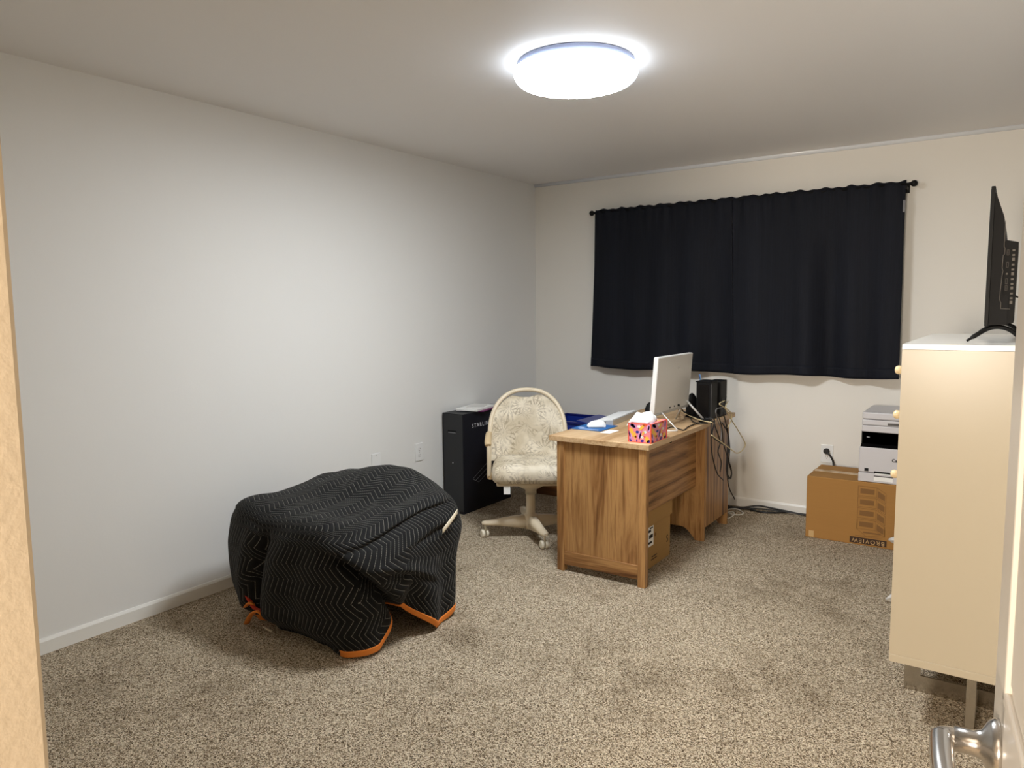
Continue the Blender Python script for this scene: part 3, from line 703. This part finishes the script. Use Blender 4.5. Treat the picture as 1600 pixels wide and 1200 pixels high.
# papers on top of it
pg = 'papers on the dark carton'
tag(MB().box(-.09, .09, -.13, .13, 0, .006, 0, 1).build('magazine', 'purple'), 'thin purple and black booklet at the bottom of the papers on the dark carton', 'booklet', pg)
o = bpy.data.objects['magazine']; o.location = (.125, -.975, BZ+.0018); o.rotation_euler = (0, 0, .25)
o = tag(MB().box(-.085, .085, -.15, .15, 0, .016, .002, 1).build('paper_stack', 'paper'), 'white stack of mail on top of the dark carton', 'paper', pg); o.location = (.118, -1.0, BZ+.0082); o.rotation_euler = (0, 0, .2)
o = tag(MB().box(-.06, .06, -.09, .09, 0, .005, .001, 1).build('envelope', 'whiteg'), 'pale envelope lying topmost on the white mail stack', 'envelope', pg); o.location = (.12, -.99, BZ+.0246); o.rotation_euler = (0, 0, .45)

# ------------------------------------------------------------------ blue tote on a brown crate by the back wall
cr = thing('wooden_crate', 'low dark brown wooden crate by the back wall behind the chair', 'crate', (.55, -.28, 0))
for z0, z1 in ((.0, .095), (.102, .197), (.204, .30)): MB().box(.30, .86, -.475, -.455, z0, z1, .002, 1).build('plank', 'brownwood', cr); MB().box(.30, .86, -.045, -.025, z0, z1, .002, 1).build('plank', 'brownwood', cr)
for x in (.30, .84): MB().box(x, x+.02, -.455, -.045, 0, .30).build('end_board', 'brownwood', cr)
bt = thing('blue_tote', 'open blue plastic tote with folded flap lid behind the desk', 'tote', (.58, -.26, .3))
tw = MB(); x0, x1, y0, y1, z0, z1 = .33, .80, -.44, -.06, .302, .583
tw.box(x0+.02, x1-.02, y0+.02, y1-.02, z0, z0+.006)
for q in ((x0, x0+.008, y0, y1), (x1-.008, x1, y0, y1), (x0, x1, y0, y0+.008), (x0, x1, y1-.008, y1)): tw.box(*q, z0, z1-.005)
tw.build('body', 'blue', bt)
rm = MB()
for q in ((x0-.012, x0+.01, y0-.012, y1+.012), (x1-.01, x1+.012, y0-.012, y1+.012), (x0-.012, x1+.012, y0-.012, y0+.01), (x0-.012, x1+.012, y1-.01, y1+.012)): rm.box(*q, z1-.02, z1, .003, 1)
rm.build('rim', 'blued', bt)
MB().box(-.004, .004, y0+.01, y1-.01, 0, .16, .002, 1, Matrix.Translation((x1-.015, 0, z1-.01)) @ Matrix.Rotation(math.radians(-84), 4, 'Y')).build('flap', 'blue', bt)

# ------------------------------------------------------------------ cardboard box with the printer on it
GX0, GX1, GY0, GY1, GZ = 2.293, 2.93, -.492, -.10, .386
gb = thing('cardboard_box', 'large brown cardboard box printed with an upside-down drawer unit, under the printer', 'box', (2.6, -.3, 0))
MB().box(GX0, GX1, GY0, GY1, 0, GZ, .004, 2).build('carton', 'card', gb)
tpb = MB().box(GX0+.004, GX1-.004, -.325, -.265, GZ-.0005, GZ+.0008).box(GX0-.0008, GX0+.001, -.325, -.265, GZ-.08, GZ+.0008).build('packing_tape', 'tape', gb)
MB().box(GX0, GX1, -.297, -.293, GZ+.0006, GZ+.0014).build('flap_seam', 'cardedge', gb)
MB().box(GX0+.02, GX0+.05, GY0-.0008, GY0+.001, .005, .045).build('tape_scrap', 'tape', gb)
fy = GY0-.0012
pr_ = MB()
def quad(pts, y=fy): pr_.bm.faces.new([pr_.bm.verts.new((x, y, z)) for x, z in pts])
def seg(a, b, w_=.0022):
    d = Vector((b[0]-a[0], 0, b[1]-a[1])).normalized(); n_ = Vector((-d.z, 0, d.x))*w_*.5
    A, B = Vector((a[0], fy, a[1])), Vector((b[0], fy, b[1]))
    pr_.bm.faces.new([pr_.bm.verts.new(p_) for p_ in (A+n_, B+n_, B-n_, A-n_)])
ux0, ux1, us, zt, zb = 2.585, 2.685, 2.735, .36, .085
for k in range(4):
    z1 = zt-k*.067; z0 = z1-.058
    for a, b in (((ux0, z1), (ux1, z1)), ((ux0, z0), (ux1, z0)), ((ux0, z0), (ux0, z1)), ((ux1, z0), (ux1, z1)), ((ux1, z1), (us, z1-.03)), ((ux1, z0), (us, z0-.03)), ((us, z0-.03), (us, z1-.03))): seg(a, b)
    quad([(ux0+.012, z0+.014), (ux1-.012, z0+.014), (ux1-.012, z1-.014), (ux0+.012, z1-.014)], fy+.0004)
    quad([(ux1+.006, z0+.002), (us-.006, z0-.018), (us-.006, z1-.042), (ux1+.006, z1-.018)], fy+.0004)
    seg((ux0+.016, z0+.034), (ux1-.016, z0+.034), .010)
seg((ux0, zt-.262), (ux0+.05, zt-.30)); seg((ux0+.05, zt-.30), (us, zt-.29)); seg((ux0, zt-.21), (ux0, zt-.262)); seg((us, zt-.24), (us, zt-.29)); seg((ux0+.035, zt-.278), (us-.02, zt-.278), .008)
pr_.build('printed_drawing', 'cardedge', gb)
MB().box(2.548, 2.748, GY0-.0012, GY0+.001, .010, .047).build('printed_label', 'ink', gb)
text('lettering', 'BROVIEW', .034, facing((2.648, GY0-.0015, .0285), (-1, 0, 0), (0, 0, -1)), 'tape', gb, .0004, space=1.3)
text('small_lettering', 'STORAGE CABINET WITH DRAWERS', .0085, facing((2.648, GY0-.001, .057), (-1, 0, 0), (0, 0, -1)), 'cardedge', gb, .0003)
# printer
pt = thing('printer', 'grey laser printer with black front band on the cardboard box', 'printer', (2.79, -.29, GZ))
QX0, QX1, QY0, QY1, QZ = 2.580, 2.99, -.484, -.105, GZ+.0018
MB().box(QX0, QX1, QY0, QY1, QZ, QZ+.054, .003, 1).build('paper_tray', 'printer', pt)
MB().box(QX0, QX1, QY0+.002, QY1, QZ+.057, QZ+.208, .006, 2).build('body', 'printer', pt)
MB().box(QX0+.012, QX1-.012, QY0+.03, QY1, QZ+.05, QZ+.30).build('core', 'black', pt)
MB().prism([(QY0+.004, QZ+.208), (QY0+.03, QZ+.225), (QY0+.03, QZ+.30), (QY0+.10, QZ+.30), (QY0+.10, QZ+.208)], 0, QX0+.006, QX1-.006).build('front_band', 'blackg', pt)
MB().box(QX0+.008, QX1-.008, QY0+.012, QY1, QZ+.297, QZ+.336, .005, 2).build('scanner', 'printer', pt)
MB().box(QX0+.008, QX1-.008, QY0+.010, QY1, QZ+.338, QZ+.370, .004, 2).build('scanner_lid', 'printer', pt)
mb = MB(); mb.box(QX0+.008, QX1-.008, QY0+.010, QY1, QZ+.372, QZ+.414, .008, 2); mb.build('document_feeder', 'printer', pt)
MB().prism([(QX0+.20, QZ+.413), (QX0+.36, QZ+.413), (QX0+.34, QZ+.432), (QX0+.23, QZ+.432)], 1, QY0+.04, QY1-.04).build('feeder_cover', 'printer', pt)
MB().box(QX0+.145, QX0+.29, QY0+.0085, QY0+.012, QZ+.343, QZ+.356).build('lid_recess', 'darkline', pt)
MB().box(QX0+.085, QX0+.32, QY0-.0006, QY0+.004, QZ+.056, QZ+.067).build('tray_slot', 'black', pt)
MB().box(QX0+.09, QX0+.315, QY0-.001, QY0+.003, QZ+.050, QZ+.057).build('tray_lip', 'white', pt)
MB().box(QX0+.085, QX0+.185, QY0-.0006, QY0+.003, QZ+.012, QZ+.036).build('paper_gauge', 'paper', pt)
MB().box(QX0+.085, QX0+.185, QY0-.0006, QY0+.003, QZ+.036, QZ+.042).build('gauge_shadow_strip', 'darkline', pt)
MB().box(QX0+.032, QX0+.054, QY0+.0005, QY0+.004, QZ+.064, QZ+.082).build('energy_sticker', 'black', pt)
text('lettering', 'Canon', .025, facing((at(1392.5, 738, 1, QY0).x+.034, QY0+.0012, QZ+.140), (1, 0, 0), (0, 0, 1)), 'black', pt, .0006, bold=.0006)
MB().box(QX0+.034, QX0+.05, QY0+.028, QY0+.0305, QZ+.262, QZ+.265).build('status_light', 'letter', pt)

# ------------------------------------------------------------------ white plastic scraps by the cabinet
def scrap(label, tip, length, seed):
    """crumpled bag lying on the carpet with one corner pointing at the room"""
    mb = MB()
    def g(u, v_):
        a = v_*2*PI; r = .003+.075*u**.9*(1.25-u*.75); zc = tip.z*(1-u)+.055*u+.02*math.sin(u*PI)
        fold = 1+.22*math.sin(a*4+seed+u*5)+.16*math.sin(a*7-u*9+seed)+.25*noise.noise((u*7, math.cos(a)*2, math.sin(a)*2+seed))
        return (tip.x+length*u, tip.y+r*fold*math.cos(a)*.9, max(.003, zc+r*fold*math.sin(a)))
    mb.grid(g, 26, 33); o = mb.build('plastic_bag', 'plasticbag'); mod_solid(o, .0008)
    return tag(o, label, 'bag')
scrap('white crumpled plastic poking out in front of the brown cardboard box', at(1388, 843, 1, -.60), .24, 1)
scrap('white crumpled plastic on the carpet at the foot of the cream cabinet', at(1384, 936, 2, .014), .20, 2)

# ------------------------------------------------------------------ cabinet and TV
KX0, KX1, KY0, KY1, KZ0, KZ1 = 3.004, 3.46, -2.435, -1.37, .192, 1.296
kc = thing('cabinet', 'tall cream drawer cabinet on chrome legs beside the open door', 'cabinet', (3.23, -1.9, 0))
MB().box(KX0+.02, KX1, KY0+.018, KY1-.018, KZ0+.028, KZ1-.02).build('carcass', 'cab', kc)
for a, b in ((KY0, KY0+.018), (KY1-.018, KY1)): MB().box(KX0, KX1, a, b, KZ0+.0275, KZ1-.0195).build('side_panel', 'cab', kc)
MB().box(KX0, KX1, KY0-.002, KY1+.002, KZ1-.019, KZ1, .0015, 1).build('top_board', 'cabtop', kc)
MB().box(KX0, KX1, KY0-.002, KY1+.002, KZ0, KZ0+.027, .0015, 1).build('bottom_board', 'cab', kc)
for zk, a, b in ((1.196, 1.115, 1.272), (1.036, .93, 1.11), (.82, .585, .925), (.42, .225, .58)):
    for y0_, y1_, yk in ((KY0+.021, -1.905, -2.27), (-1.90, KY1-.021, -1.56)):
        d_ = MB().box(KX0+.001, KX0+.0195, y0_, y1_, a, b, .0015, 1).build('drawer' if zk > .5 else 'door', 'cab', kc)
        if zk < .5: yk = -1.95 if y0_ < -2 else -1.85
        k_ = MB().lathe([(.006, 0), (.006, -.012), (.010, -.014), (.015, -.02), (.016, -.028), (.012, -.036), (.004, -.039)], (KX0, yk, zk), 16, axis=0)
        bmesh.ops.transform(k_.bm, matrix=Matrix.Translation(-kc.location), verts=k_.bm.verts); k_.build('knob', 'crystal', d_, world=False)
for ya, yb, yc in ((-2.21, -2.20, KY0+.012), (-1.60, -1.59, KY1-.02)):
    f_ = MB(); f_.box(3.032, 3.085, ya, yb, 0, KZ0).box(3.385, 3.438, ya, yb, 0, KZ0).box(3.085, 3.385, ya, yb, 0, .062).box(3.085, 3.385, ya, yb, KZ0-.03, KZ0)
    f_.build('leg_frame', 'chrome', kc)
    a, b = sorted((yc, ya)); f_ = MB(); f_.box(3.236, 3.264, yc-.004, yc+.006, 0, KZ0, .001, 1).box(3.236, 3.264, a, b, 0, .010)
    f_.build('leg', 'chrome', kc)
tv = thing('television', 'thin black flat-screen television seen edge-on on the cream cabinet', 'television', (3.25, -1.87, KZ1))
TX, TY0, TY1, T0, T1 = 3.224, -2.23, -1.50, 1.350, 1.815
MB().box(TX, TX+.012, TY0, TY1, T0, T1, .0015, 1).build('screen_frame', 'tv', tv)
MB().box(TX-.0008, TX+.002, TY0+.008, TY1-.008, T0+.012, T1-.008).build('screen', 'blackg', tv)
MB().prism([(TX+.012, T0+.004), (TX+.062, T0+.006), (TX+.066, T0+.10), (TX+.047, T0+.105), (TX+.045, T1-.14), (TX+.040, T1-.10), (TX+.014, T1-.022), (TX+.012, T1-.02)], 1, TY0+.004, TY1-.004).build('back_shell', 'tvback', tv)
MB().prism([(TX+.045, T0+.006), (TX+.082, T0+.012), (TX+.084, T1-.187), (TX+.05, T1-.178), (TX+.045, T1-.185)], 1, TY0+.012, TY1-.09).build('electronics_box', 'tvback', tv)
pp = MB(); yp = TY0+.0112
for k, z in enumerate((1.595, 1.555, 1.525, 1.5, 1.478, 1.45, 1.425)):
    x = TX+.056
    if k % 3 == 2: pp.lathe([(.003, 0), (.003, -.0008)], (x, yp, z), 10, axis=1)
    else:
        hh = .009
        pp.box(x-.003, x-.0022, yp-.0006, yp+.001, z-hh, z+hh).box(x+.0022, x+.003, yp-.0006, yp+.001, z-hh, z+hh).box(x-.003, x+.003, yp-.0006, yp+.001, z-hh, z-hh+.0008).box(x-.003, x+.003, yp-.0006, yp+.001, z+hh-.0008, z+hh)
for k in range(12):
    z = 1.425+k*.0158; pp.box(TX+.068, TX+.0755, yp-.0006, yp+.001, z, z+(.006 if k % 3 else .010))
pp.build('ports', 'tvink', tv)
sm = MB(); yq = TY0+.003
for a, b in (((.0445, 1.70), (.0445, 1.615)), ((.0445, 1.615), (.047, 1.61)), ((.047, 1.61), (.047, 1.59)), ((.047, 1.59), (.043, 1.585)), ((.043, 1.585), (.042, 1.545)), ((.042, 1.545), (.045, 1.535)), ((.045, 1.535), (.043, 1.52)), ((.043, 1.52), (.039, 1.44)), ((.039, 1.44), (.044, 1.43)), ((.044, 1.43), (.044, 1.41)), ((.044, 1.41), (.07, 1.408))):
    sm.tube([(TX+a[0], yq, a[1]), (TX+b[0], yq, b[1])], .0008, 5)
sm.build('shell_seam', 'tvink', tv)
for yf in (TY0+.025, TY1-.06):
    fm_ = MB(); yy = yf
    fm_.tube(curve_pts([(3.176, yy-.015, KZ1+.004), (3.205, yy-.008, KZ1+.026), (3.235, yy, KZ1+.046), (3.262, yy, KZ1+.052), (3.29, yy, KZ1+.046), (3.315, yy-.006, KZ1+.028), (3.335, yy-.012, KZ1+.004)], 5), [.0045]*3+[.0075]*25+[.005]*3, 8)
    fm_.build('foot', 'tv', tv)
MB().tube(curve_pts([(TX+.08, -2.19, 1.452), (TX+.092, -2.20, 1.446), (TX+.104, -2.20, 1.432), (TX+.12, -2.17, 1.40), (TX+.14, -2.1, 1.32)], 5), .003, 8).build('power_cord', 'cable', tv)

# ------------------------------------------------------------------ moving blanket draped over something on the carpet
bl = thing('moving_blanket', 'black quilted moving blanket with orange edging draped over a bulky shape on the carpet', 'blanket', (.8, -2.85, 0))
NB = 221
BC, BHX, BHY = (.740, -2.85), .442, .405
PROF = [(0, 0, 1), (.2, .47, 1.0), (.33, .79, .99), (.42, .925, .95), (.5, .995, .85), (.62, 1.03, .66), (.8, 1.02, .33), (1, .965, 0)]
def lerp_prof(t_):
    for (a, k0, z0), (b, k1, z1) in zip(PROF, PROF[1:]):
        if t_ <= b+1e-9:
            f_ = (t_-a)/(b-a); return k0+(k1-k0)*f_, z0+(z1-z0)*f_
    return PROF[-1][1:]
def sstep(a, b, x):
    x = min(1, max(0, (x-a)/(b-a))); return x*x*(3-2*x)
def bell(x): return math.exp(-x*x)
def drape(i, j):
    a, b = i/(NB-1)*2-1, j/(NB-1)*2-1
    t_ = max(abs(a), abs(b))
    sx, sy = (a/t_, b/t_) if t_ > 1e-6 else (1, 0)
    n_ = (abs(sx)**4.5+abs(sy)**4.5)**(1/4.5); qx, qy = sx/n_, sy/n_
    # smoothed profile
    k, zn = 0, 0
    for d_, w_ in ((-.05, .25), (0, .5), (.05, .25)):
        kk, zz = lerp_prof(min(1, max(0, t_+d_*(1-t_)*min(1, t_*4)))); k += kk*w_; zn += zz*w_
    fx, fy = BC[0]+BHX*qx, BC[1]+BHY*qy                      # foot of this meridian
    x, y = BC[0]+BHX*qx*k, BC[1]+BHY*qy*k
    u, v = (x-BC[0])/BHX, (y-BC[1])/BHY
    h = .568+.020*v+.025*bell(math.hypot((u+.8)/.5, (v+.8)/.5))+.075*bell(math.hypot((x-.74)/.26, (y+2.52)/.24))-.03*bell(math.hypot((x-.95)/.25, (y+2.95)/.18))
    right, near, left, far = sstep(.55, .9, qx), sstep(.55, .9, -qy), sstep(.55, .9, -qx), sstep(.55, .9, qy)
    # hem height: lifts where the edge gathers
    zh = .006+.006*math.sin(9*fx+7*fy)
    zh += right*(.135*max(0, 1-abs(fy+2.93)/.15)+.03*sstep(-2.75, -2.55, fy))
    zh += near*.085*max(0, 1-abs(fx-.585)/.06)
    z = zh+(h-zh)*zn
    side = sstep(.42, .62, t_); low = sstep(.55, 1.0, t_)
    o_ = 0.0
    # flap lying over the right side with a slanting edge
    e_ = (y+3.24)-(.46-z)*.96
    flap = right*side*(sstep(-.006, .008, e_)*(.062-.04*sstep(0, .45, e_)))
    o_ += flap
    o_ -= right*side*.075*bell((e_+.035)/.035)
    o_ += right*low*.03*sstep(.0, .18, -e_)
    o_ -= right*low*.055*bell((y+2.93)/.06)*sstep(.7, 1, t_)
    # deep fold on the near side
    xc = .60+.09*(z-.2)/.28
    o_ += near*side*(-.075*bell((x-xc)/.035)*sstep(.62, .40, z)+.03*bell((x-xc-.13)/.08)+.012*bell((x-xc+.10)/.04))
    o_ += near*low*.012*bell((x-.98)/.16)-far*right*.10*sstep(.6, 1, t_)-far*.05*sstep(.6, 1, t_)-near*.02*sstep(.7, 1, t_)
    # pulled creases across the upper right side
    for ya, za, yb, zb_, dp in ((-3.22, .455, -2.55, .53, .026), (-3.05, .53, -2.6, .575, .014), (-2.95, .40, -2.5, .44, .012), (-3.12, .36, -2.78, .22, .016)):
        f_ = (y-ya)/(yb-ya)
        if -.05 < f_ < 1.05:
            dz = z-(za+(zb_-za)*f_)-.02*math.sin(f_*PI); ee = math.sin(max(0, min(1, f_))*PI)**.5
            o_ += right*sstep(.36, .5, t_)*dp*ee*(bell((dz-.022)/.02)-1.1*bell((dz+.004)/.012))
    # hem tucked under along the near side
    o_ -= near*.07*sstep(.90, 1.0, t_)*sstep(1.12, 1.0, fx)
    # soft ripples
    per = 3.1*math.atan2(qy, qx)
    o_ += low*(.010*math.sin(per*3.1+1+2*z)+.007*math.sin(per*5.3+.4-3*z))*(1-.6*near)
    nx, ny = qx, qy; L_ = math.hypot(nx, ny)
    x += nx/L_*o_; y += ny/L_*o_
    z += (1-side)*(.008*math.sin(14*(x-.6*y))*sstep(.15, .4, t_)+.010*noise.noise((x*3.1, y*6.2, 1.7))+.006*noise.noise((x*11+y*6, y*4, 5.1)))
    if t_ > .45: x, y, z = (Vector((x, y, z))+Vector(noise.noise_vector((x*7, y*7, z*5)))*.008*Vector((1, 1, .3)).length*.6)
    z = max(z, .006)
    x = max(x, .03)
    # unrolled cloth coordinates
    drop = h*(1-zn) if t_ > .3 else 0
    wx = abs(qx)**6; wy = abs(qy)**6; sm_ = wx+wy; wx /= sm_; wy /= sm_
    ang = math.atan2(qy, qx)                                    # skirt coordinate runs round the sides, equal to y on the right side
    per_ = (fy if abs(ang) < PI/4 else 0)
    if ang <= -PI/4:
        per_ = BC[1]-BHY*.857-(BC[0]+BHX*.857-fx) if ang > -3*PI/4 else BC[1]-BHY*.857-2*BHX*.857-(fy-(BC[1]-BHY*.857))
    elif ang >= PI/4:
        per_ = BC[1]+BHY*.857+(BC[0]+BHX*.857-fx) if ang < 3*PI/4 else BC[1]+BHY*.857+2*BHX*.857+((BC[1]+BHY*.857)-fy)
    bw = sstep(.36, .52, t_)
    rightness = sstep(PI/4+.25, PI/4-.1, abs(ang))
    cu_top = y-ny*o_
    cu = cu_top+(per_-cu_top)*(bw if rightness < 1 else 0)
    cv = (BC[0]+(x-nx*o_-BC[0])*(1-bw)+BHX*bw)+drop
    return (x, y, z), (cu-.16*drop+6, cv+6)
GRID = [[drape(i, j) for j in range(NB)] for i in range(NB)]
def cloth(name, mname, keep, th_):
    bm = bmesh.new(); idx = {}
    uvl = bm.loops.layers.uv.new('uv')
    def V(i, j):
        if (i, j) not in idx: idx[i, j] = bm.verts.new(GRID[i][j][0])
        return idx[i, j]
    for i in range(NB-1):
        for j in range(NB-1):
            if keep(i, j):
                q = ((i, j), (i+1, j), (i+1, j+1), (i, j+1)); f = bm.faces.new([V(*k) for k in q]); f.smooth = True
                for lp, k in zip(f.loops, q): lp[uvl].uv = GRID[k[0]][k[1]][1]
    bmesh.ops.transform(bm, matrix=bl.matrix_basis.inverted(), verts=bm.verts)
    me = bpy.data.meshes.new(name); bm.to_mesh(me); bm.free(); me.materials.append(M[mname])
    o = bpy.data.objects.new(name, me); C.objects.link(o); o.parent = bl
    mod_solid(o, th_); mod_sub(o, 1); return o
EB = 3
edge = lambda i, j: i < EB or j < EB or i >= NB-1-EB or j >= NB-1-EB
EB = 4
cloth('quilted_cloth', 'quilt', lambda i, j: True, .006)
def bind(i, j):
    x, y, z = GRID[i][j][0]
    return edge(i, j) and not (y < -3.0 and .60 < x < 1.075)
cloth('edge_binding', 'orange', bind, .011)
nq = lambda x, y, d_=-3.262: at(x+4, y, 1, d_+.02)
MB().tube(curve_pts([nq(376, 918), nq(386, 938), nq(394, 950), nq(402, 953), nq(407, 955)], 6), .011, 8, flat=.3).build('binding_fold', 'redlining', bl)
MB().tube(curve_pts([nq(380, 948, -3.25), nq(386, 942, -3.27), nq(393, 944, -3.25)], 6), .013, 8, flat=.4).build('binding_fold', 'orange', bl)
MB().tube(curve_pts([nq(381, 974, -3.24), nq(388, 961, -3.27), nq(398, 955, -3.275), nq(405, 960, -3.26)], 6), .014, 8, flat=.4).build('binding_fold', 'orange', bl)
MB().tube(curve_pts([nq(408, 979, -3.22), nq(414, 983, -3.24), nq(421, 986, -3.22)], 5), .006, 8, flat=.5).build('binding_fold', 'tag', bl)
tg = MB(); ta, tb_ = at(690, 826, 0, 1.222), at(713, 795, 0, 1.215)
tg.grid(lambda u, v_: ta.lerp(tb_, u)+Vector((.006+.012*math.sin(u*PI)*v_*.3, 0, -.022*v_)), 8, 4)
mod_solid(tg.build('sewn_tag', 'tag', bl), .0015)
